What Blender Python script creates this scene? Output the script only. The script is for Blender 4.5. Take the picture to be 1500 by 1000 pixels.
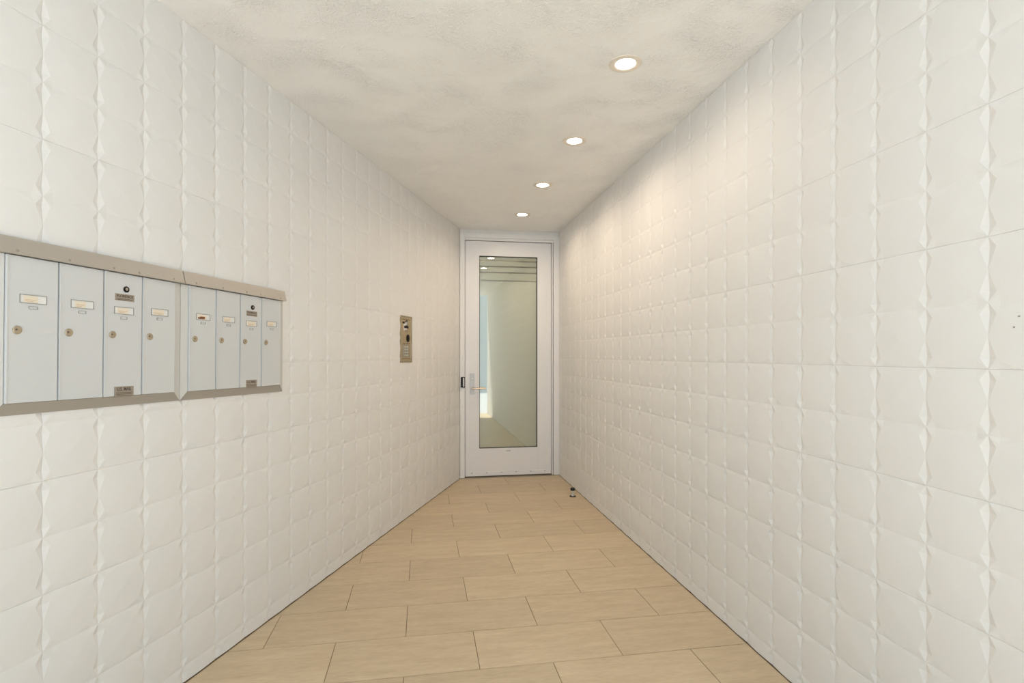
import bpy, bmesh, math, random
from mathutils import Vector, Matrix

random.seed(7)
for o in list(bpy.data.objects):
    bpy.data.objects.remove(o)
SC = bpy.context.scene
COL = SC.collection

# ------------------------------------------------------------------ measures (metres)
F_PX, YAW, HORIZON = 787.7, 0.1654, 519.7
CAM_H = 1.2814
X_R, B_R = 1.413, 0.0054          # right wall: X = X_R + tan(B_R) * Y
X_L, B_L = -1.8168, 0.3753        # left wall:  X = X_L + tan(B_L) * Y
H = 2.589                         # ceiling height
Y_DOOR = 5.597                    # face of the door leaf
Y_MOUTH = -0.55                   # street end of the passage
xr = lambda y: X_R + math.tan(B_R) * y
xl = lambda y: X_L + math.tan(B_L) * y

# ------------------------------------------------------------------ camera, sky, exposure
cd = bpy.data.cameras.new('camera')
cam = bpy.data.objects.new('camera', cd)
COL.objects.link(cam)
cam.location = (0, 0, CAM_H)
cam.rotation_euler = (math.pi / 2, 0, -YAW)
cd.sensor_width = 36
cd.lens = F_PX / 1500 * 36
cd.shift_y = (HORIZON - 500) / 1500
cd.clip_start = 0.02
SC.camera = cam

SKY_STRENGTH = 1.02
LENS_GLOW = 30.0
LAMP_WATTS = 1.3
LAMP_SPREAD = 158
w = bpy.data.worlds.new('overcast_sky')
SC.world = w
w.use_nodes = True
bg = w.node_tree.nodes['Background']
bg.inputs[0].default_value = (0.70, 0.87, 1.0, 1)
bg.inputs[1].default_value = SKY_STRENGTH

sd = bpy.data.lights.new('sun', 'SUN')
sd.energy = 8.0; sd.angle = math.radians(0.6); sd.color = (1.0, 0.98, 0.96)
sun = bpy.data.objects.new('sun', sd)
COL.objects.link(sun)
sun.rotation_euler = (math.radians(22), 0, math.radians(-35))   # high over the street, behind the camera

vs = SC.view_settings
SC.display_settings.display_device = 'sRGB'
vs.view_transform = 'Standard'
vs.look = 'None'
vs.gamma = 1
vs.use_curve_mapping = False
vs.exposure = 0.48

# ------------------------------------------------------------------ materials
def mat(name, color, rough=0.5, metal=0.0, spec=0.5):
    m = bpy.data.materials.new(name)
    m.use_nodes = True
    p = m.node_tree.nodes['Principled BSDF']
    p.inputs['Base Color'].default_value = (*color, 1)
    p.inputs['Roughness'].default_value = rough
    p.inputs['Metallic'].default_value = metal
    p.inputs['Specular IOR Level'].default_value = spec
    return m

def nodes(m):
    return m.node_tree.nodes, m.node_tree.links, m.node_tree.nodes['Principled BSDF']

def add_bump(m, scale, strength, dist=0.002, detail=3.0, stretch=None):
    n, l, p = nodes(m)
    tc = n.new('ShaderNodeTexCoord'); mp = n.new('ShaderNodeMapping')
    if stretch: mp.inputs['Scale'].default_value = stretch
    t = n.new('ShaderNodeTexNoise'); b = n.new('ShaderNodeBump')
    t.inputs['Scale'].default_value = scale; t.inputs['Detail'].default_value = detail
    b.inputs['Strength'].default_value = strength; b.inputs['Distance'].default_value = dist
    l.new(tc.outputs['Object'], mp.inputs['Vector']); l.new(mp.outputs[0], t.inputs['Vector'])
    l.new(t.outputs[0], b.inputs['Height']); l.new(b.outputs[0], p.inputs['Normal'])
    return t

M = {}
M['tile'] = mat('white_matt_ceramic', (0.83, 0.81, 0.775), 0.62, 0, 0.35)
def tile_tint(m):
    n, l, p = nodes(m)
    oi = n.new('ShaderNodeObjectInfo'); r = n.new('ShaderNodeValToRGB')
    r.color_ramp.elements[0].color = (0.826, 0.817, 0.798, 1)
    r.color_ramp.elements[1].color = (0.842, 0.834, 0.815, 1)
    l.new(oi.outputs['Random'], r.inputs[0]); l.new(r.outputs[0], p.inputs['Base Color'])
tile_tint(M['tile'])
M['grout'] = mat('wall_grout', (0.55, 0.47, 0.37), 0.9)
M['base_gap'] = mat('floor_grout', (0.26, 0.185, 0.11), 0.9)
M['plaster'] = mat('textured_ceiling_paint', (0.93, 0.925, 0.905), 0.4, 0, 0.5)
def plaster(m):
    n, l, p = nodes(m)
    tc = n.new('ShaderNodeTexCoord')
    a = n.new('ShaderNodeTexNoise'); a.inputs['Scale'].default_value = 60; a.inputs['Detail'].default_value = 5
    a.inputs['Distortion'].default_value = 1.4
    c = n.new('ShaderNodeTexNoise'); c.inputs['Scale'].default_value = 5; c.inputs['Detail'].default_value = 3
    r = n.new('ShaderNodeMapRange'); r.inputs[1].default_value = 0.35; r.inputs[2].default_value = 0.7
    mu = n.new('ShaderNodeMath'); mu.operation = 'MULTIPLY'
    b = n.new('ShaderNodeBump'); b.inputs['Strength'].default_value = 1.0; b.inputs['Distance'].default_value = 0.011
    l.new(tc.outputs['Object'], a.inputs['Vector']); l.new(tc.outputs['Object'], c.inputs['Vector'])
    l.new(c.outputs[0], r.inputs[0]); l.new(r.outputs[0], mu.inputs[0]); l.new(a.outputs[0], mu.inputs[1])
    l.new(mu.outputs[0], b.inputs['Height']); l.new(b.outputs[0], p.inputs['Normal'])
plaster(M['plaster'])
M['floor_tile'] = mat('wood_look_porcelain', (0.5, 0.37, 0.24), 0.42, 0, 0.4)
def floor_mat(m):
    n, l, p = nodes(m)
    tc = n.new('ShaderNodeTexCoord'); oi = n.new('ShaderNodeObjectInfo')
    mp = n.new('ShaderNodeMapping'); mp.inputs['Scale'].default_value = (1.4, 7.0, 1.0)
    ad = n.new('ShaderNodeVectorMath'); ad.operation = 'ADD'
    sc = n.new('ShaderNodeVectorMath'); sc.operation = 'SCALE'; sc.inputs[0].default_value = (17, 41, 5)
    l.new(oi.outputs['Random'], sc.inputs['Scale'])
    l.new(tc.outputs['Object'], mp.inputs['Vector'])
    l.new(mp.outputs[0], ad.inputs[0]); l.new(sc.outputs[0], ad.inputs[1])
    t = n.new('ShaderNodeTexNoise'); t.inputs['Scale'].default_value = 3.2; t.inputs['Detail'].default_value = 6
    t.inputs['Roughness'].default_value = 0.62
    l.new(ad.outputs[0], t.inputs['Vector'])
    r = n.new('ShaderNodeValToRGB')
    r.color_ramp.elements[0].position = 0.28; r.color_ramp.elements[0].color = (0.545, 0.425, 0.272, 1)
    r.color_ramp.elements[1].position = 0.72; r.color_ramp.elements[1].color = (0.66, 0.535, 0.365, 1)
    l.new(t.outputs[0], r.inputs[0])
    # fine grain speckle
    t2 = n.new('ShaderNodeTexNoise'); t2.inputs['Scale'].default_value = 18; t2.inputs['Detail'].default_value = 6
    l.new(ad.outputs[0], t2.inputs['Vector'])
    mr = n.new('ShaderNodeMapRange'); mr.inputs[3].default_value = 0.84; mr.inputs[4].default_value = 1.15
    l.new(t2.outputs[0], mr.inputs[0])
    mr2 = n.new('ShaderNodeMapRange'); mr2.inputs[3].default_value = 0.95; mr2.inputs[4].default_value = 1.05
    l.new(oi.outputs['Random'], mr2.inputs[0])
    mm = n.new('ShaderNodeMath'); mm.operation = 'MULTIPLY'
    l.new(mr.outputs[0], mm.inputs[0]); l.new(mr2.outputs[0], mm.inputs[1])
    vm = n.new('ShaderNodeVectorMath'); vm.operation = 'SCALE'
    l.new(r.outputs[0], vm.inputs[0]); l.new(mm.outputs[0], vm.inputs['Scale'])
    l.new(vm.outputs[0], p.inputs['Base Color'])
    b = n.new('ShaderNodeBump'); b.inputs['Strength'].default_value = 0.15; b.inputs['Distance'].default_value = 0.001
    l.new(t2.outputs[0], b.inputs['Height']); l.new(b.outputs[0], p.inputs['Normal'])
floor_mat(M['floor_tile'])
M['concrete'] = mat('sidewalk_concrete', (0.56, 0.57, 0.57), 0.9)
add_bump(M['concrete'], 60, 0.3)
M['door'] = mat('white_door_paint', (0.90, 0.90, 0.91), 0.38, 0, 0.4)
M['frame'] = mat('white_frame_paint', (0.90, 0.90, 0.90), 0.42, 0, 0.4)
M['gasket_and_shade'] = mat('black_gasket_and_gap_shade', (0.03, 0.028, 0.025), 0.6)
M['dark'] = mat('black_plastic_and_shade', (0.008, 0.007, 0.006), 0.5, 0, 0.15)
M['steel'] = mat('satin_stainless_steel', (0.70, 0.69, 0.67), 0.3, 1.0)
M['nickel'] = mat('satin_nickel', (0.66, 0.57, 0.46), 0.28, 1.0)
M['plate'] = mat('brushed_silver_plate', (0.60, 0.60, 0.60), 0.45, 0.6)
M['rail'] = mat('anodised_aluminium_shaded', (0.46, 0.43, 0.385), 0.42, 0.45)  # top and bottom rails: same metal as the sides, shading painted in darker
add_bump(M['rail'], 120, 0.05, 0.0005, 2, (1, 1, 14))
M['side'] = mat('anodised_aluminium_lit', (0.70, 0.70, 0.68), 0.45, 0.35)  # side rails: same metal, painted lighter as the faces catching the light
M['mdoor'] = mat('silver_grey_mailbox_enamel', (0.68, 0.695, 0.70), 0.5, 0.1)
add_bump(M['mdoor'], 40, 0.03, 0.0005, 2, (14, 1, 1))
M['body'] = mat('mailbox_gap_shade', (0.018, 0.018, 0.03), 0.8, 0, 0.1)  # near-black, so the shade in the door gaps is in the colour
M['clip'] = mat('grey_card_frame', (0.36, 0.35, 0.33), 0.5, 0.3)
M['brass'] = mat('worn_brass_lock', (0.50, 0.42, 0.31), 0.4, 0.7)
M['card'] = mat('cream_name_card', (0.83, 0.74, 0.60), 0.8)
M['ink'] = mat('faded_orange_ink', (0.68, 0.52, 0.34), 0.8)
M['brown_ink'] = mat('brown_ink', (0.22, 0.09, 0.035), 0.8)
M['acetate'] = mat('clear_card_holder', (0.84, 0.83, 0.80), 0.25)
M['tag'] = mat('etched_metal_plate', (0.40, 0.35, 0.29), 0.45, 0.5)
M['letter'] = mat('dark_lettering', (0.07, 0.055, 0.045), 0.6)
M['bronze'] = mat('gold_bronze_faceplate', (0.57, 0.45, 0.28), 0.36, 0.75)
M['bronze_edge'] = mat('dull_bronze_frame', (0.46, 0.385, 0.27), 0.45, 0.6)
M['display'] = mat('dark_display_window', (0.008, 0.007, 0.006), 0.5, 0, 0.15)
M['trim'] = mat('downlight_trim_metal', (0.84, 0.77, 0.67), 0.4, 0.15)
M['hall'] = mat('hall_beige_paint', (0.66, 0.585, 0.45), 0.8)
M['rubber'] = mat('black_rubber', (0.015, 0.014, 0.013), 0.6)

def lens_mat():
    m = bpy.data.materials.new('glowing_lens'); m.use_nodes = True
    n = m.node_tree.nodes; n.clear()
    e = n.new('ShaderNodeEmission'); e.inputs[0].default_value = (1.0, 0.90, 0.78, 1); e.inputs[1].default_value = LENS_GLOW
    o = n.new('ShaderNodeOutputMaterial'); m.node_tree.links.new(e.outputs[0], o.inputs[0])
    return m
M['lens'] = lens_mat()

def glass_mat():
    m = bpy.data.materials.new('tinted_reflective_glass'); m.use_nodes = True
    n = m.node_tree.nodes; n.clear(); l = m.node_tree.links
    t = n.new('ShaderNodeBsdfTransparent'); t.inputs[0].default_value = (0.97, 0.98, 0.96, 1)
    g = n.new('ShaderNodeBsdfGlossy'); g.inputs['Roughness'].default_value = 0.015
    g.inputs[0].default_value = (0.93, 0.95, 0.90, 1)
    x = n.new('ShaderNodeMixShader'); x.inputs[0].default_value = 0.20
    o = n.new('ShaderNodeOutputMaterial')
    l.new(t.outputs[0], x.inputs[1]); l.new(g.outputs[0], x.inputs[2]); l.new(x.outputs[0], o.inputs[0])
    return m
M['glass'] = glass_mat()
M['film'] = mat('frosted_privacy_film', (0.60, 0.61, 0.52), 0.8, 0, 0.2)

# ------------------------------------------------------------------ builders
def link_mesh(name, me, m, parent=None, loc=None):
    if m is not None and not me.materials: me.materials.append(m)
    o = bpy.data.objects.new(name, me)
    COL.objects.link(o)
    if parent is not None: o.parent = parent
    if loc is not None: o.location = loc
    return o

def obj(name, bm, m, parent=None, smooth=False, loc=None):
    me = bpy.data.meshes.new(name)
    bmesh.ops.recalc_face_normals(bm, faces=bm.faces)
    if smooth:
        for f in bm.faces: f.smooth = True
    bm.to_mesh(me); bm.free()
    if smooth: me.set_sharp_from_angle(angle=math.radians(35))
    return link_mesh(name, me, m, parent, loc)

def box(bm, x0, x1, y0, y1, z0, z1, bev=0.0):
    r = bmesh.ops.create_cube(bm, size=1)
    for v in r['verts']:
        v.co = Vector((x0 if v.co.x < 0 else x1, y0 if v.co.y < 0 else y1, z0 if v.co.z < 0 else z1))
    if bev:
        es = list({e for v in r['verts'] for e in v.link_edges})
        bmesh.ops.bevel(bm, geom=es, offset=bev, segments=2, profile=0.6, affect='EDGES')
    return bm

def lathe(bm, prof, n=32, axis='z', c=(0, 0, 0)):
    """prof: (radius, height) pairs from bottom to top; closed at both ends."""
    rings = []
    for r, h in prof:
        ring = []
        for k in range(n):
            a = 2 * math.pi * k / n
            p = {'z': (r * math.cos(a), r * math.sin(a), h), 'y': (r * math.cos(a), h, r * math.sin(a))}[axis]
            ring.append(bm.verts.new((p[0] + c[0], p[1] + c[1], p[2] + c[2])))
        rings.append(ring)
    for a, b in zip(rings, rings[1:]):
        for k in range(n):
            bm.faces.new((a[k], a[(k + 1) % n], b[(k + 1) % n], b[k]))
    bm.faces.new(rings[0]); bm.faces.new(rings[-1])
    return bm

def prism(bm, poly, lo, hi):
    """poly: list of (x,y); lo/hi heights."""
    a = [bm.verts.new((x, y, lo)) for x, y in poly]; b = [bm.verts.new((x, y, hi)) for x, y in poly]
    n = len(poly)
    for k in range(n): bm.faces.new((a[k], a[(k + 1) % n], b[(k + 1) % n], b[k]))
    bm.faces.new(a); bm.faces.new(b)
    return bm

def NB(): return bmesh.new()
def empty(name, loc=(0, 0, 0), rot=(0, 0, 0)):
    o = bpy.data.objects.new(name, None); COL.objects.link(o)
    o.empty_display_size = 0.1; o.location = loc; o.rotation_euler = rot
    return o
def tag(o, label, cat, group=None, kind=None):
    o['label'] = label; o['category'] = cat
    if group: o['group'] = group
    if kind: o['kind'] = kind
    return o

def text_mesh(name, body, size, m, parent, loc, rot, ext=0.0004, sx=1.0):
    cu = bpy.data.curves.new(name, 'FONT'); cu.body = body; cu.size = size
    cu.extrude = ext; cu.align_x = 'CENTER'; cu.align_y = 'CENTER'; cu.offset = size * 0.012
    cu.resolution_u = 3
    t = bpy.data.objects.new(name + '_curve', cu); COL.objects.link(t)
    bpy.context.view_layer.update()
    me = bpy.data.meshes.new_from_object(t.evaluated_get(bpy.context.evaluated_depsgraph_get()))
    bpy.data.objects.remove(t); bpy.data.curves.remove(cu)
    me.materials.clear()
    me.transform(Matrix.Translation(loc) @ rot @ Matrix.Diagonal((sx, 1, 1, 1)))
    return link_mesh(name, me, m, parent)

# ------------------------------------------------------------------ floor
def clip(poly, a, b, c):
    """keep a*x+b*y<=c"""
    out = []
    for k in range(len(poly)):
        p, q = poly[k], poly[(k + 1) % len(poly)]
        dp, dq = a * p[0] + b * p[1] - c, a * q[0] + b * q[1] - c
        if dp <= 0: out.append(p)
        if dp * dq < 0:
            t = dp / (dp - dq); out.append((p[0] + t * (q[0] - p[0]), p[1] + t * (q[1] - p[1])))
    return out
def area(poly):
    return 0.5 * sum(poly[k][0] * poly[(k + 1) % len(poly)][1] - poly[(k + 1) % len(poly)][0] * poly[k][1] for k in range(len(poly)))
def inset(poly, d):
    """shrink a counter-clockwise convex polygon by d"""
    out = poly
    for k in range(len(poly)):
        p, q = poly[k], poly[(k + 1) % len(poly)]
        ex, ey = q[0] - p[0], q[1] - p[1]; L = math.hypot(ex, ey)
        if L < 1e-6: continue
        nx, ny = ey / L, -ex / L            # outward
        out = clip(out, nx, ny, nx * p[0] + ny * p[1] - d)
    return out

Y_FL = 5.72
room = [(xl(Y_MOUTH), Y_MOUTH), (xr(Y_MOUTH), Y_MOUTH), (xr(Y_FL), Y_FL), (xl(Y_FL), Y_FL)]
fl = tag(obj('floor', prism(NB(), [(xl(Y_MOUTH) - .1, Y_MOUTH), (xr(Y_MOUTH) + .1, Y_MOUTH), (xr(Y_FL) + .1, Y_FL), (xl(Y_FL) - .1, Y_FL)], -0.12, -0.0025), M['base_gap']),
         'tan wood look tile floor of the entry passage', 'floor', kind='structure')
TW, TD, OX, OY = 0.6126, 0.3078, 0.2329, 5.5708
GAP = 0.0032
def tile_prism(bm, poly, z=0.0):
    t = inset(poly, 0.0012)
    if len(t) < 3 or area(t) < 2e-5: return False
    if len(t) != len(poly):
        prism(bm, poly, -0.010, z); return True
    rings = [[bm.verts.new((x, y, h)) for x, y in P] for P, h in ((poly, -0.010), (poly, z - 0.0009), (t, z))]
    n = len(poly)
    for a, b in zip(rings, rings[1:]):
        for k in range(n): bm.faces.new((a[k], a[(k + 1) % n], b[(k + 1) % n], b[k]))
    bm.faces.new(rings[-1])
    return True
whole = None
for r in range(-1, 20):
    y1 = OY - r * TD; y0 = y1 - TD
    if y1 < Y_MOUTH: break
    for k in range(-6, 5):
        x0 = OX + (r % 2) * -TW / 2 + k * TW
        cx, cy = x0 + TW / 2, (y0 + y1) / 2
        g = GAP / 2
        rect = [(x0 + g, y0 + g), (x0 + TW - g, y0 + g), (x0 + TW - g, y1 - g), (x0 + g, y1 - g)]
        P = rect
        P = clip(P, math.cos(B_R), -math.sin(B_R), X_R * math.cos(B_R) - 0.003)
        if len(P) >= 3: P = clip(P, -math.cos(B_L), math.sin(B_L), -X_L * math.cos(B_L) - 0.004)
        if len(P) >= 3: P = clip(P, 0, -1, -Y_MOUTH)
        if len(P) >= 3: P = clip(P, 0, 1, Y_FL)
        if len(P) < 3 or area(P) < 3e-4: continue
        full = abs(area(P) - area(rect)) < 1e-7
        if full and whole is not None:
            link_mesh('floor_tile', whole, None, fl, (cx, cy, 0)); continue
        bm = NB()
        if not tile_prism(bm, [(x - cx, y - cy) for x, y in P]): bm.free(); continue
        o = obj('floor_tile', bm, M['floor_tile'], fl, loc=(cx, cy, 0))
        if full: whole = o.data

pv = tag(obj('pavement', box(NB(), -9, 9, -7, Y_MOUTH - 0.004, -0.16, -0.02), M['concrete']),
         'grey concrete sidewalk outside the passage mouth', 'pavement', kind='structure')

# ------------------------------------------------------------------ ceiling
Y_C = 5.75
cl = tag(obj('ceiling', prism(NB(), [(xl(Y_MOUTH) - .15, Y_MOUTH), (xr(Y_MOUTH) + .15, Y_MOUTH), (xr(Y_C) + .15, Y_C), (xl(Y_C) - .15, Y_C)], H, H + 0.2), M['plaster']),
         'cream textured plaster ceiling of the entry passage', 'ceiling', kind='structure')

# ------------------------------------------------------------------ relief wall tiles
# each tile is 6 x 2 square cells; shallow pillows meet in four-pointed recessed stars
TILE_H = 0.3375
Z0 = 0.233 - TILE_H                 # bottom course starts below the floor and is cut
DEEP_V, DEEP_H, NODE, PILLOW = -0.0062, -0.0030, -0.0014, 0.0036
def relief_bm(W, sgn, zcut=None, scut=None):
    """front in the x-z plane, relief along sgn*y; x 0..W, z 0..TILE_H"""
    bm = NB(); V = {}
    nx, nz = 6, 2; cw, ch = W / nx, TILE_H / nz
    g = 0.0003
    def v(u, t, h):
        x = min(max(u * cw, g), W - g); z = min(max(t * ch, g), TILE_H - g)
        key = (round(x, 5), round(z, 5))
        if key not in V: V[key] = bm.verts.new((x, sgn * h, z))
        return V[key]
    A, Bw, C = 0.165, 0.165, 0.122     # deepest point along the edge, widest point along, half width
    for i in range(nx):
        for j in range(nz):
            cen = v(i + .5, j + .5, PILLOW)
            cor = [(0, 0), (1, 0), (1, 1), (0, 1)]
            ring = []
            for k in range(4):
                p, q = cor[k], cor[(k + 1) % 4]
                d = (q[0] - p[0], q[1] - p[1]); n = (-d[1], d[0])
                P = v(i + p[0], j + p[1], NODE); Q = v(i + q[0], j + q[1], NODE)
                mid = v(i + p[0] + d[0] * .5, j + p[1] + d[1] * .5, -0.0004)
                DEEP = DEEP_V if d[0] == 0 else DEEP_H
                e1 = v(i + p[0] + d[0] * A, j + p[1] + d[1] * A, DEEP)
                e2 = v(i + p[0] + d[0] * (1 - A), j + p[1] + d[1] * (1 - A), DEEP)
                w1 = v(i + p[0] + d[0] * Bw + n[0] * C, j + p[1] + d[1] * Bw + n[1] * C, 0.0)
                w2 = v(i + p[0] + d[0] * (1 - Bw) + n[0] * C, j + p[1] + d[1] * (1 - Bw) + n[1] * C, 0.0)
                for t in ((P, e1, w1), (e1, mid, w1), (mid, e2, w2), (e2, Q, w2)): bm.faces.new(t)
                ring += [P, w1, mid, w2]
            for k in range(16): bm.faces.new((ring[k], ring[(k + 1) % 16], cen))
    bm.normal_update()
    cuts = []
    if scut: cuts += [((scut[0], 0, 0), (-1, 0, 0)), ((scut[1], 0, 0), (1, 0, 0))]
    if zcut: cuts += [((0, 0, zcut[0]), (0, 0, -1)), ((0, 0, zcut[1]), (0, 0, 1))]
    for co, no in cuts:
        bmesh.ops.bisect_plane(bm, geom=bm.verts[:] + bm.edges[:] + bm.faces[:], dist=1e-6, plane_co=co, plane_no=no, clear_outer=True)
    # edge thickness
    be = [e for e in bm.edges if len(e.link_faces) == 1]
    if be:
        ex = bmesh.ops.extrude_edge_only(bm, edges=be)
        for q in ex['geom']:
            if isinstance(q, bmesh.types.BMVert): q.co.y = sgn * -0.010
    return bm

def relief_wall(name, x0, b, sgn, s_seam, W, s_from, s_to, label):
    rot = math.pi / 2 - b
    ds, dn = (s_from, s_to), sgn
    bm = NB(); y0, y1 = sgn * -0.20, sgn * -0.0078
    box(bm, s_from, s_to, min(y0, y1), max(y0, y1), -0.12, H + 0.2)
    wl = obj(name, bm, M['grout'])
    wl.location = (x0, 0, 0); wl.rotation_euler = (0, 0, rot)
    tag(wl, label, 'wall', kind='structure')
    cache = {}
    n0 = math.floor((s_from - s_seam) / W); n1 = math.ceil((s_to - s_seam) / W)
    for c in range(n0, n1):
        s = s_seam + c * W
        for r in range(0, 9):
            z = Z0 + r * TILE_H
            zc = (max(0, 0.004 - z), min(TILE_H, H - 0.0005 - z)); sc = (max(0, s_from + .0005 - s), min(W, s_to - .0005 - s))
            if zc[1] - zc[0] < 0.01 or sc[1] - sc[0] < 0.01: continue
            zcut = zc if zc[0] > 0 or zc[1] < TILE_H else None
            scut = sc if sc[0] > 0 or sc[1] < W else None
            key = (zcut, scut)
            if key not in cache:
                o = obj('wall_tile', relief_bm(W, sgn, zcut, scut), M['tile'], wl, loc=(s, 0, z)); cache[key] = o.data
            else:
                link_mesh('wall_tile', cache[key], None, wl, (s, 0, z))
    return wl
sR = lambda y: y / math.cos(B_R)
sL = lambda y: y / math.cos(B_L)
wr_ = relief_wall('wall_right', X_R, B_R, 1, 1.669, 1.038, sR(Y_MOUTH), sR(5.60), 'right wall of white star relief tiles running to the door')
relief_wall('wall_left', X_L, B_L, -1, 1.934, 1.030, sL(Y_MOUTH), sL(5.60), 'left wall of white star relief tiles behind the mailboxes')

for s_, z_ in ((1.0753, 1.3746), (1.0859, 1.3488)):      # two small old fixing holes near the street
    obj('nail_hole', lathe(NB(), [(0.0019, 0.0005), (0.0019, 0.0040)], 10, 'y'), M['clip'], wr_, loc=(s_, 0, z_))

# ------------------------------------------------------------------ door wall, hall behind the glass
DX0, DX1 = 0.386, 1.442           # outer frame
FH = 2.550
wb = NB()
box(wb, 0.20, 1.66, Y_DOOR + 0.002, Y_DOOR + 0.14, FH, H + 0.1)
box(wb, 0.05, DX0 - 0.004, Y_DOOR + 0.012, Y_DOOR + 0.14, -0.1, FH)
box(wb, DX1 + 0.006, 1.75, Y_DOOR + 0.012, Y_DOOR + 0.14, -0.1, FH)
tag(obj('wall_back', wb, M['plaster']), 'narrow strip of end wall above the door frame', 'wall', kind='structure')

HY0, HY1 = Y_DOOR + 0.14, 8.6
HX0, HX1 = 0.05, 1.75
tag(obj('floor_hall', box(NB(), HX0 - .1, HX1 + .1, Y_FL, HY1 + .1, -0.12, 0.0), M['floor_tile']), 'hall floor seen through the door glass', 'floor', kind='structure')
tag(obj('ceiling_hall', box(NB(), HX0 - .1, HX1 + .1, HY0, HY1 + .1, H, H + .1), M['hall']), 'beige hall ceiling behind the door glass', 'ceiling', kind='structure')
tag(obj('wall_hall_left', box(NB(), HX0 - .1, HX0, HY0, HY1 + .1, 0, H), M['hall']), 'left beige wall of the hall behind the glass', 'wall', kind='structure')
tag(obj('wall_hall_right', box(NB(), HX1, HX1 + .1, HY0, HY1 + .1, 0, H), M['hall']), 'right beige wall of the hall behind the glass', 'wall', kind='structure')
wh = tag(obj('wall_hall_back', box(NB(), HX0, HX1, HY1, HY1 + .1, 0, H), M['hall']), 'far beige wall of the hall behind the glass', 'wall', kind='structure')
hl = bpy.data.lights.new('hall_fill_light', 'AREA'); hl.energy = 3; hl.size = 0.5; hl.color = (1, 0.86, 0.66)  # added fill lamp without a fixture, brightens the hall behind the glass
ho = bpy.data.objects.new('hall_fill_light', hl); COL.objects.link(ho); ho.location = (1.0, 7.2, H - 0.06)

# ------------------------------------------------------------------ the entry door
d1 = empty('door_1', (0, Y_DOOR, 0))
tag(d1, 'white glazed entry door and frame at the passage end', 'door', kind='structure')
LX0, LX1, LZ0, LZ1 = 0.4405, 1.360, 0.016, 2.470
GX0, GX1, GZ0, GZ1 = 0.588, 1.208, 0.303, 2.319
# frame pieces
b = NB(); box(b, DX0, LX0 - 0.0055, -0.022, 0.11, 0.0, FH, 0.002); obj('jamb', b, M['frame'], d1)
b = NB(); box(b, LX1 + 0.0055, LX1 + 0.016, -0.010, 0.11, 0.0, LZ1 + 0.02, 0.001)
box(b, LX1 + 0.021, DX1, -0.022, 0.11, 0.0, FH, 0.002); obj('jamb', b, M['frame'], d1)
b = NB(); box(b, LX0 - 0.0055, LX1 + 0.021, -0.022, 0.11, LZ1 + 0.032, FH, 0.002)
box(b, LX0 - 0.0055, LX1 + 0.021, -0.012, 0.11, LZ1 + 0.0065, LZ1 + 0.031, 0.001); obj('head_jamb', b, M['frame'], d1)
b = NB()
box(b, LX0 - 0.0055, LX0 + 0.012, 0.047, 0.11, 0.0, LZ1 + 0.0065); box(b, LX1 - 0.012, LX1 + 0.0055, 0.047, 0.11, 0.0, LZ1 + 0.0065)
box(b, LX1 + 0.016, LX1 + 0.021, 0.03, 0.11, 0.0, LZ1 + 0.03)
box(b, LX0, LX1, 0.047, 0.11, LZ1 - 0.012, LZ1 + 0.0065); obj('shaded_rebate', b, M['gasket_and_shade'], d1)  # frame rebate coloured near-black to paint shade into the gaps round the leaf
b = NB(); box(b, DX0, DX1, -0.03, 0.12, 0.0005, 0.007, 0.001); obj('threshold', b, M['tag'], d1)
# leaf: rails and stiles around the glass
lf = empty('leaf', (0, 0, 0)); lf.parent = d1
b = NB(); box(b, LX0, GX0, 0, 0.045, LZ0, LZ1, 0.0015); obj('stile', b, M['door'], lf)
b = NB(); box(b, GX1, LX1, 0, 0.045, LZ0, LZ1, 0.0015); obj('stile', b, M['door'], lf)
b = NB(); box(b, GX0, GX1, 0.0002, 0.045, GZ1, LZ1, 0.0); obj('top_rail', b, M['door'], lf)
b = NB(); box(b, GX0, GX1, 0.0002, 0.045, LZ0, GZ0, 0.0); obj('bottom_rail', b, M['door'], lf)
b = NB(); t = 0.006
box(b, GX0, GX0 + t, 0.008, 0.036, GZ0, GZ1); box(b, GX1 - t, GX1, 0.008, 0.036, GZ0, GZ1)
box(b, GX0 + t, GX1 - t, 0.008, 0.036, GZ0, GZ0 + t); box(b, GX0 + t, GX1 - t, 0.008, 0.036, GZ1 - t, GZ1)
obj('glazing_gasket', b, M['gasket_and_shade'], lf)
obj('glass_pane', box(NB(), GX0 + .001, GX1 - .001, 0.019, 0.025, GZ0 + .001, GZ1 - .001), M['glass'], lf)
# frosted film on the inside of the pane: one tall sheet and four bands, thin clear stripes between them
zs = [GZ0 + .001, 2.065, 2.150, 2.214, 2.272, GZ1 - .001]
for k in range(5):
    box_lo = zs[k] + (0.007 if k else 0); box_hi = zs[k + 1] - (0.007 if k < 4 else 0)
    obj('privacy_film' if k == 0 else 'film_band', box(NB(), GX0 + .001, GX1 - .001, 0.0256, 0.0268, box_lo, box_hi), M['film'], lf)
b = NB(); box(b, LX0 + .004, LX1 - .004, -0.006, 0.0005, 0.018, 0.062, 0.001); obj('door_sweep', b, M['door'], lf)
sm = None
for k in range(6):
    x = LX0 + 0.07 + k * (LX1 - LX0 - 0.14) / 5
    if sm is None:
        sm = obj('screw', lathe(NB(), [(0.0055, 0.0), (0.0055, -0.0012), (0.003, -0.0028)], 10, 'y'), M['clip'], lf, True, (x, -0.0058, 0.05))
    else: link_mesh('screw', sm.data, None, lf, (x, -0.0058, 0.05))
obj('maker_tag', box(NB(), 0.872, 0.918, -0.0012, 0.0003, 0.268, 0.279, 0.0004), M['plate'], lf)
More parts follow.
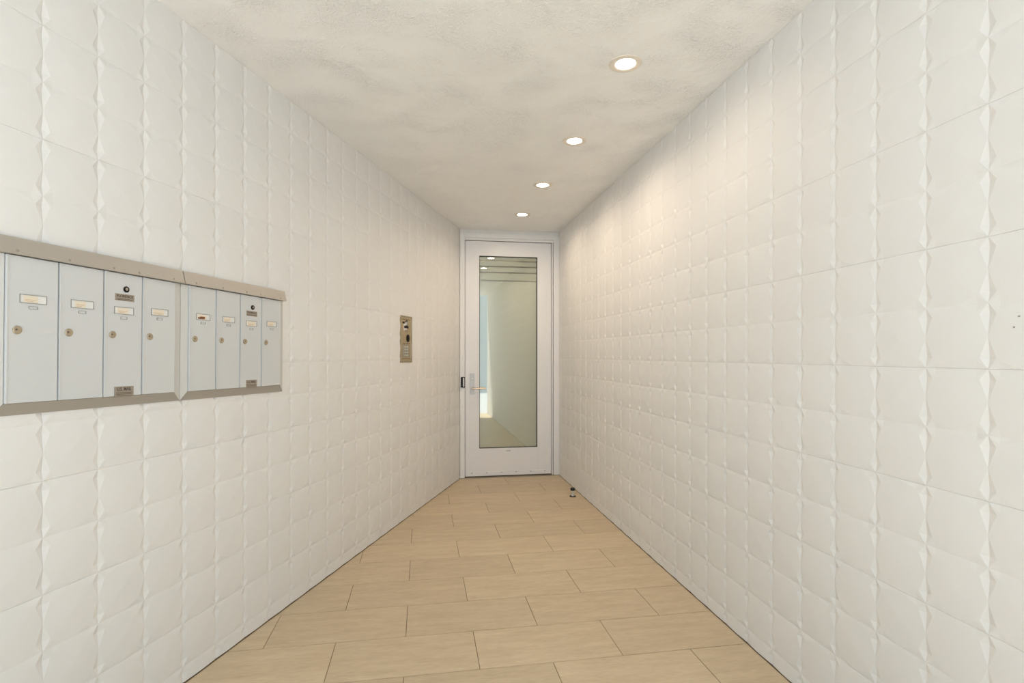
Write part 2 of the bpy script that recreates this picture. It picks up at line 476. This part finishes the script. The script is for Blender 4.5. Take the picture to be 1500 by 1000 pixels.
# handle set on the left stile
hs = obj('handle_plate', box(NB(), 0.491, 0.537, -0.008, 0.0, 0.872, 1.092, 0.0025), M['plate'], d1)
obj('key_cylinder', lathe(NB(), [(0.011, 0.0), (0.011, -0.004), (0.008, -0.006)], 20, 'y', (0.514, -0.007, 1.030)), M['steel'], hs, True)
obj('screw', lathe(NB(), [(0.005, 0.0), (0.005, -0.002)], 12, 'y', (0.514, -0.007, 0.885)), M['steel'], hs, True)
b = NB(); lathe(b, [(0.012, 0.0), (0.012, -0.012), (0.009, -0.016), (0.009, -0.052)], 20, 'y', (0.516, -0.007, 0.934))
# lever bar with rounded section
N = 14; rings = []
path = [(0.508, -0.052), (0.512, -0.058), (0.525, -0.060), (0.57, -0.059), (0.62, -0.056), (0.650, -0.053), (0.654, -0.051)]
rad = [0.004, 0.009, 0.0095, 0.0090, 0.0085, 0.008, 0.004]
for (x, y), r in zip(path, rad):
    rings.append([b.verts.new((x, y + r * 0.7 * math.cos(2 * math.pi * k / N), 0.934 + r * math.sin(2 * math.pi * k / N))) for k in range(N)])
for p, q in zip(rings, rings[1:]):
    for k in range(N): b.faces.new((p[k], p[(k + 1) % N], q[(k + 1) % N], q[k]))
b.faces.new(rings[0]); b.faces.new(rings[-1])
obj('lever', b, M['nickel'], hs, True)
# strike box at the left jamb
b = NB(); box(b, 0.394, 0.4372, -0.034, -0.0215, 0.945, 1.053, 0.001); sk = obj('strike_guard', b, M['dark'], d1)
obj('strike_lip', box(NB(), 0.4145, 0.4285, -0.0365, -0.033, 0.953, 1.045, 0.0015), M['frame'], sk)
# ------------------------------------------------------------------ floor door stop
ds = empty('door_stop', (1.344, 4.712, 0))
tag(ds, 'small chrome and black floor door stop by right wall', 'door stop')
obj('base', lathe(NB(), [(0.030, 0.0), (0.030, 0.004), (0.026, 0.007)], 28), M['rubber'], ds, True)
obj('post', lathe(NB(), [(0.014, 0.0065), (0.0125, 0.012), (0.0125, 0.056)], 24), M['steel'], ds, True)
obj('bumper', lathe(NB(), [(0.018, 0.0555), (0.021, 0.059), (0.021, 0.074), (0.017, 0.079)], 28), M['rubber'], ds, True)

# ------------------------------------------------------------------ recessed ceiling lights
def downlight():
    t = empty('recessed_light')
    n = 48; b = NB()
    prof = [(0.0445, 0.0), (0.0445, -0.0030), (0.050, -0.0052), (0.066, -0.0055), (0.0725, -0.003), (0.0735, 0.0)]
    rr = []
    for r, h in prof:
        rr.append([b.verts.new((r * math.cos(2 * math.pi * k / n), r * math.sin(2 * math.pi * k / n), h)) for k in range(n)])
    for p, q in zip(rr, rr[1:]):
        for k in range(n): b.faces.new((p[k], p[(k + 1) % n], q[(k + 1) % n], q[k]))
    obj('trim_ring', b, M['trim'], t, True)
    obj('lens', lathe(NB(), [(0.0443, -0.0002), (0.0443, -0.0018), (0.038, -0.0026)], n), M['lens'], t)
    return t
spots = [(0.900, 2.297, 'recessed ceiling light nearest the street, largest of the row'),
         (0.917, 3.175, 'recessed ceiling light second from the street'),
         (0.914, 4.040, 'recessed ceiling light second from the white door'),
         (0.918, 4.923, 'recessed ceiling light closest to the white door')]
first = None
for x, y, lab in spots:
    if first is None: first = r = downlight()
    else:
        r = first.copy(); COL.objects.link(r)
        for ch in first.children:
            c = ch.copy(); COL.objects.link(c); c.parent = r
    r.location = (x, y, H)
    ll = bpy.data.lights.new('downlight_beam', 'AREA'); ll.shape = 'DISK'; ll.size = 0.082
    ll.energy = LAMP_WATTS; ll.color = (1.0, 0.785, 0.58); ll.spread = math.radians(LAMP_SPREAD)
    lo = bpy.data.objects.new('downlight_beam', ll); COL.objects.link(lo); lo.parent = r; lo.location = (0, 0, -0.0060)
    tag(r, lab, 'ceiling light', 'recessed lights in a row along the ceiling')

# ------------------------------------------------------------------ mailboxes on the left wall
# local axes of the left wall: x along the wall towards the door, -y out of the wall, z up
LROT = math.pi / 2 - B_L
def on_left(s, z, off=0.0):
    return (X_L + s * math.sin(B_L) + off * math.cos(B_L), s * math.cos(B_L) - off * math.sin(B_L), z)
FACE = Matrix.Rotation(math.pi / 2, 4, 'X')     # text upright facing -y
DW, PITCH = 0.1395, 0.1433
def mailbox_unit(s0, zt, width, label, ink):
    """origin: outer lower-left corner of the trim at the wall face"""
    u = empty('mailbox_panel', on_left(s0, zt - 0.500), (0, 0, LROT))
    u.rotation_euler = (Matrix.Rotation(LROT, 3, 'Z') @ Matrix.Rotation(0.010, 3, 'Y')).to_euler()
    tag(u, label, 'mailbox', 'mailbox panels on the left wall')
    Hh, W = 0.500, width
    dl = (W - 4 * PITCH) / 2                    # width of the side rails
    obj('housing', box(NB(), dl - .004, W - dl + .004, -0.004, 0.006, 0.026, Hh - 0.03), M['body'], u)
    # hood along the top: sloped face that overhangs the doors
    b = NB(); prof = [(0.0, Hh), (-0.014, Hh), (-0.026, Hh - 0.046), (-0.026, Hh - 0.049), (0.0, Hh - 0.049)]
    A = [b.verts.new((0.0012, y, z)) for y, z in prof]; B = [b.verts.new((W - 0.0012, y, z)) for y, z in prof]
    for k in range(5): b.faces.new((A[k], A[(k + 1) % 5], B[(k + 1) % 5], B[k]))
    b.faces.new(A); b.faces.new(B); hood = obj('top_rail', b, M['rail'], u)
    sc0 = None
    for q in (0.055, 0.20, 0.345, 0.44, 0.587):
        z = Hh - 0.039; y = -0.014 - 0.012 * (0.039 / 0.046)
        if sc0 is None: sc0 = obj('screw', lathe(NB(), [(0.004, 0.0), (0.004, -0.0012), (0.0024, -0.0022)], 10, 'y'), M['tag'], hood, True, (q, y, z))
        else: link_mesh('screw', sc0.data, None, hood, (q, y, z))
    # mitred bevel rails: bottom and sides
    def mitre(pts_out, pts_in, name, m):
        """pts_out at the wall, pts_in raised"""
        b = NB()
        a = [b.verts.new((x, 0.0, z)) for x, z in pts_out]; a2 = [b.verts.new((x, -0.004, z)) for x, z in pts_out]
        c = [b.verts.new((x, -0.0105, z)) for x, z in pts_in]; c2 = [b.verts.new((x, 0.0, z)) for x, z in pts_in]
        for P, Q in ((a, a2), (a2, c), (c, c2)): b.faces.new((P[0], P[1], Q[1], Q[0]))
        b.faces.new((a[0], a2[0], c[0], c2[0])); b.faces.new((a[1], a2[1], c[1], c2[1])); b.faces.new((a[0], a[1], c2[1], c2[0]))
        return obj(name, b, m, u)
    e = 0.0005; zi = 0.033
    mitre([(e, 0), (W - e, 0)], [(dl, zi), (W - dl, zi)], 'bottom_rail', M['rail'])
    mitre([(e, 0.001), (e, Hh - 0.05)], [(dl, zi + .001), (dl, Hh - 0.05)], 'side_rail', M['side'])
    mitre([(W - e, 0.001), (W - e, Hh - 0.05)], [(W - dl, zi + .001), (W - dl, Hh - 0.05)], 'side_rail', M['side'])
    z0, z1 = 0.034, Hh - 0.051
    zz = lambda z: z - 1.108                    # heights measured from the floor
    dm = hm = lm = cm = km = None
    for k in range(4):
        x0 = dl + k * PITCH + 0.0022
        if dm is None:
            b = NB(); box(b, 0, DW, -0.014, -0.0045, z0, z1, 0.0012)
            box(b, 0.0, 0.005, -0.0165, -0.0135, z0, z1, 0.0006)      # hinge bead along the left edge
            d = obj('door', b, M['mdoor'], u, loc=(x0, 0, 0)); dm = d.data
        else: d = link_mesh('door', dm, None, u, (x0, 0, 0))
        dz = -0.007 if k == 2 else 0.0
        if lm is None:
            b = NB(); lathe(b, [(0.0120, -0.0138), (0.0120, -0.0165), (0.0105, -0.0185)], 24, 'y')
            lm = obj('lock', b, M['brass'], d, True, (0.0285, 0, zz(1.348))).data
            b = NB(); box(b, -0.0066, -0.0020, -0.0189, -0.0183, -0.0012, 0.0028)
            km = obj('keyhole', b, M['letter'], d, False, (0.0285, 0, zz(1.348))).data
            b = NB(); X0, X1 = 0.034, 0.107
            box(b, X0, X1, -0.0158, -0.0135, -0.0125, -0.0110); box(b, X0, X1, -0.0158, -0.0135, 0.0110, 0.0125)
            box(b, X0, X0 + .0015, -0.0158, -0.0135, -0.011, 0.011); box(b, X1 - .0015, X1, -0.0158, -0.0135, -0.011, 0.011)
            hm = obj('card_holder', b, M['clip'], d, False, (0, 0, zz(1.438) + dz)).data
            bm_ = obj('card_window', box(NB(), X0 + .001, X1 - .001, -0.0143, -0.0135, -0.0115, 0.0115), M['acetate'], d, False, (0, 0, zz(1.438) + dz)).data
            b = NB(); box(b, 0.058, 0.082, -0.0154, -0.0135, -0.0045, -0.0035); box(b, 0.058, 0.082, -0.0154, -0.0135, 0.0035, 0.0045)
            box(b, 0.081, 0.082, -0.0154, -0.0135, -0.0035, 0.0035); box(b, 0.058, 0.059, -0.0154, -0.0135, -0.0035, 0.0035)
            cm = obj('number_clip', b, M['clip'], d, False, (0, 0, zz(1.4135) + dz)).data
        else:
            link_mesh('lock', lm, None, d, (0.0285, 0, zz(1.348))); link_mesh('keyhole', km, None, d, (0.0285, 0, zz(1.348)))
            link_mesh('card_holder', hm, None, d, (0, 0, zz(1.438) + dz)); link_mesh('card_window', bm_, None, d, (0, 0, zz(1.438) + dz)); link_mesh('number_clip', cm, None, d, (0, 0, zz(1.4135) + dz))
        c0 = random.uniform(.042, .050); c1 = random.uniform(.080, .098); zc = zz(1.438) + dz
        obj('name_card', box(NB(), c0, c1, -0.0148, -0.0142, zc - .0095, zc + .0095), M['card'], d)
        b = NB()
        for q in range(2): box(b, c0 + .004, c1 - .005 - .008 * q, -0.0150, -0.0147, zc - .003 - .0045 * q, zc - .0012 - .0045 * q)
        obj('card_writing', b, M['ink'], d)
        if k == 0 and ink:
            b = NB(); box(b, c0 + .001, c0 + .036, -0.0152, -0.0149, zc - .0085, zc - .002)
            box(b, c0 + .012, c0 + .037, -0.0152, -0.0149, zc - .002, zc + .0015)
            obj('ink_mark', b, M['brown_ink'], d)
        if k == 2:
            obj('master_lock', lathe(NB(), [(0.0105, -0.0138), (0.0105, -0.017), (0.0088, -0.0185)], 24, 'y', (0.0775, 0, zz(1.505))), M['dark'], d, True)
            b = NB(); lathe(b, [(0.0052, -0.0183), (0.0052, -0.0190)], 16, 'y', (0.0765, 0, zz(1.5055))); obj('lock_core', b, M['tag'], d, True)
            z = zz(1.4765)
            obj('maker_plate', box(NB(), 0.037, 0.109, -0.0152, -0.0135, z - .0115, z + .0115, 0.0005), M['tag'], d)
            text_mesh('maker_lettering', 'FLORENCE', 0.0125, M['letter'], d, Vector((0.073, -0.0153, z + .0035)), FACE, 0.0002, 1.0)
            b = NB(); box(b, 0.042, 0.104, -0.0155, -0.0150, z - .0062, z - .0047); box(b, 0.046, 0.100, -0.0155, -0.0150, z - .0092, z - .0080)
            obj('maker_small_print', b, M['letter'], d)
            z = zz(1.156)
            obj('mail_plate', box(NB(), 0.037, 0.109, -0.0152, -0.0135, z - .018, z + .018, 0.0005), M['tag'], d)
            text_mesh('mail_lettering', 'U.S. MAIL', 0.0165, M['letter'], d, Vector((0.073, -0.0153, z + .0085)), FACE, 0.0002, 0.82)
            b = NB()
            for q, wv in enumerate((.062, .058, .056)): box(b, 0.073 - wv / 2, 0.073 + wv / 2, -0.0155, -0.0150, z - .004 - .0048 * q, z - .0025 - .0048 * q)
            obj('mail_small_print', b, M['letter'], d)
    return u
mailbox_unit(1.789, 1.6125, 0.638, 'four door aluminium mailbox panel nearest the street, larger in view', False)
mailbox_unit(2.4285, 1.6055, 0.632, 'four door aluminium mailbox panel nearer the door, with dark ink on one card', True)

# ------------------------------------------------------------------ entry intercom
ic = empty('intercom', on_left(4.507, 1.222, -0.005), (0, 0, LROT))
tag(ic, 'bronze entry intercom with keypad on the left wall', 'intercom')
IW, IH = 0.220, 0.364
b = NB(); e = 0.012
box(b, 0, IW, -0.010, 0.006, 0, e, 0.001); box(b, 0, IW, -0.010, 0.006, IH - e, IH, 0.001)
box(b, 0, e, -0.010, 0.006, e, IH - e, 0.001); box(b, IW - e, IW, -0.010, 0.006, e, IH - e, 0.001)
obj('frame', b, M['bronze_edge'], ic)
obj('faceplate', box(NB(), e + .001, IW - e - .006, -0.0070, 0.006, e + .001, IH - e - .001, 0.001), M['bronze'], ic)
obj('painted_shadow_strip', box(NB(), IW - e - .006, IW - e, -0.001, 0.006, e, IH - e), M['dark'], ic)  # black strip painting the shadow along the frame's right edge
y = -0.0070
obj('top_groove', box(NB(), 0.03, 0.185, y - .0012, y + .001, 0.333, 0.337), M['letter'], ic)
obj('bottom_groove', box(NB(), 0.03, 0.185, y - .0012, y + .001, 0.027, 0.031), M['letter'], ic)
b = NB(); box(b, 0.036, 0.074, y - .002, y + .001, 0.302, 0.318, .001); obj('camera_window', b, M['display'], ic)
obj('camera_lens', lathe(NB(), [(0.018, y + .001), (0.018, y - .003), (0.013, y - .005)], 24, 'y', (0.112, 0, 0.306)), M['steel'], ic, True)
b = NB(); n = 20
for k in range(n // 2 + 6):
    a0 = -math.pi * .75 + k * 2 * math.pi / n; a1 = a0 + 2 * math.pi / n
    vs_ = [b.verts.new((0.112 + r * math.cos(a), yy, 0.306 + r * math.sin(a))) for yy in (y, y - .004) for r, a in ((.018, a0), (.024, a0), (.024, a1), (.018, a1))]
    b.faces.new(vs_[4:8])
    for i in range(4): b.faces.new((vs_[i], vs_[(i + 1) % 4], vs_[4 + (i + 1) % 4], vs_[4 + i]))
obj('camera_bezel', b, M['display'], ic)
obj('display_window', box(NB(), 0.066, 0.148, y - .002, y + .001, 0.268, 0.287, .001), M['display'], ic)
obj('name_plate', box(NB(), 0.074, 0.135, y - .0012, y + .001, 0.236, 0.256, .0004), M['bronze_edge'], ic)
obj('speaker', lathe(NB(), [(0.030, y + .001), (0.030, y - .003), (0.024, y - .006)], 32, 'y', (0.140, 0, 0.190)), M['display'], ic, True)
b = NB()
for q in range(3): box(b, 0.05, 0.062, y - .0012, y + .001, 0.176 + q * .018, 0.182 + q * .018)
obj('call_marks', b, M['bronze_edge'], ic)
obj('keypad_plate', box(NB(), 0.028, 0.185, y - .0015, y + .001, 0.040, 0.142, .0008), M['bronze_edge'], ic)
obj('keypad_rule', box(NB(), 0.034, 0.08, y - .0022, y + .001, 0.146, 0.150), M['letter'], ic)
obj('keypad_rule', box(NB(), 0.098, 0.178, y - .0022, y + .001, 0.147, 0.151), M['letter'], ic)
km = None
for r in range(4):
    for c in range(3):
        p = (0.050 + c * .038, 0, 0.124 - r * .022)
        if km is None:
            km = obj('key', box(NB(), -.013, .013, y - .0050, y - .001, -.007, .007, .0015), M['steel'], ic, loc=p)
        else: link_mesh('key', km.data, None, ic, p)
b = NB()
for r in range(4): box(b, 0.036, 0.048, y - .0054, y - .0048, 0.121 - r * .022, 0.127 - r * .022)
obj('key_legends', b, M['letter'], ic)
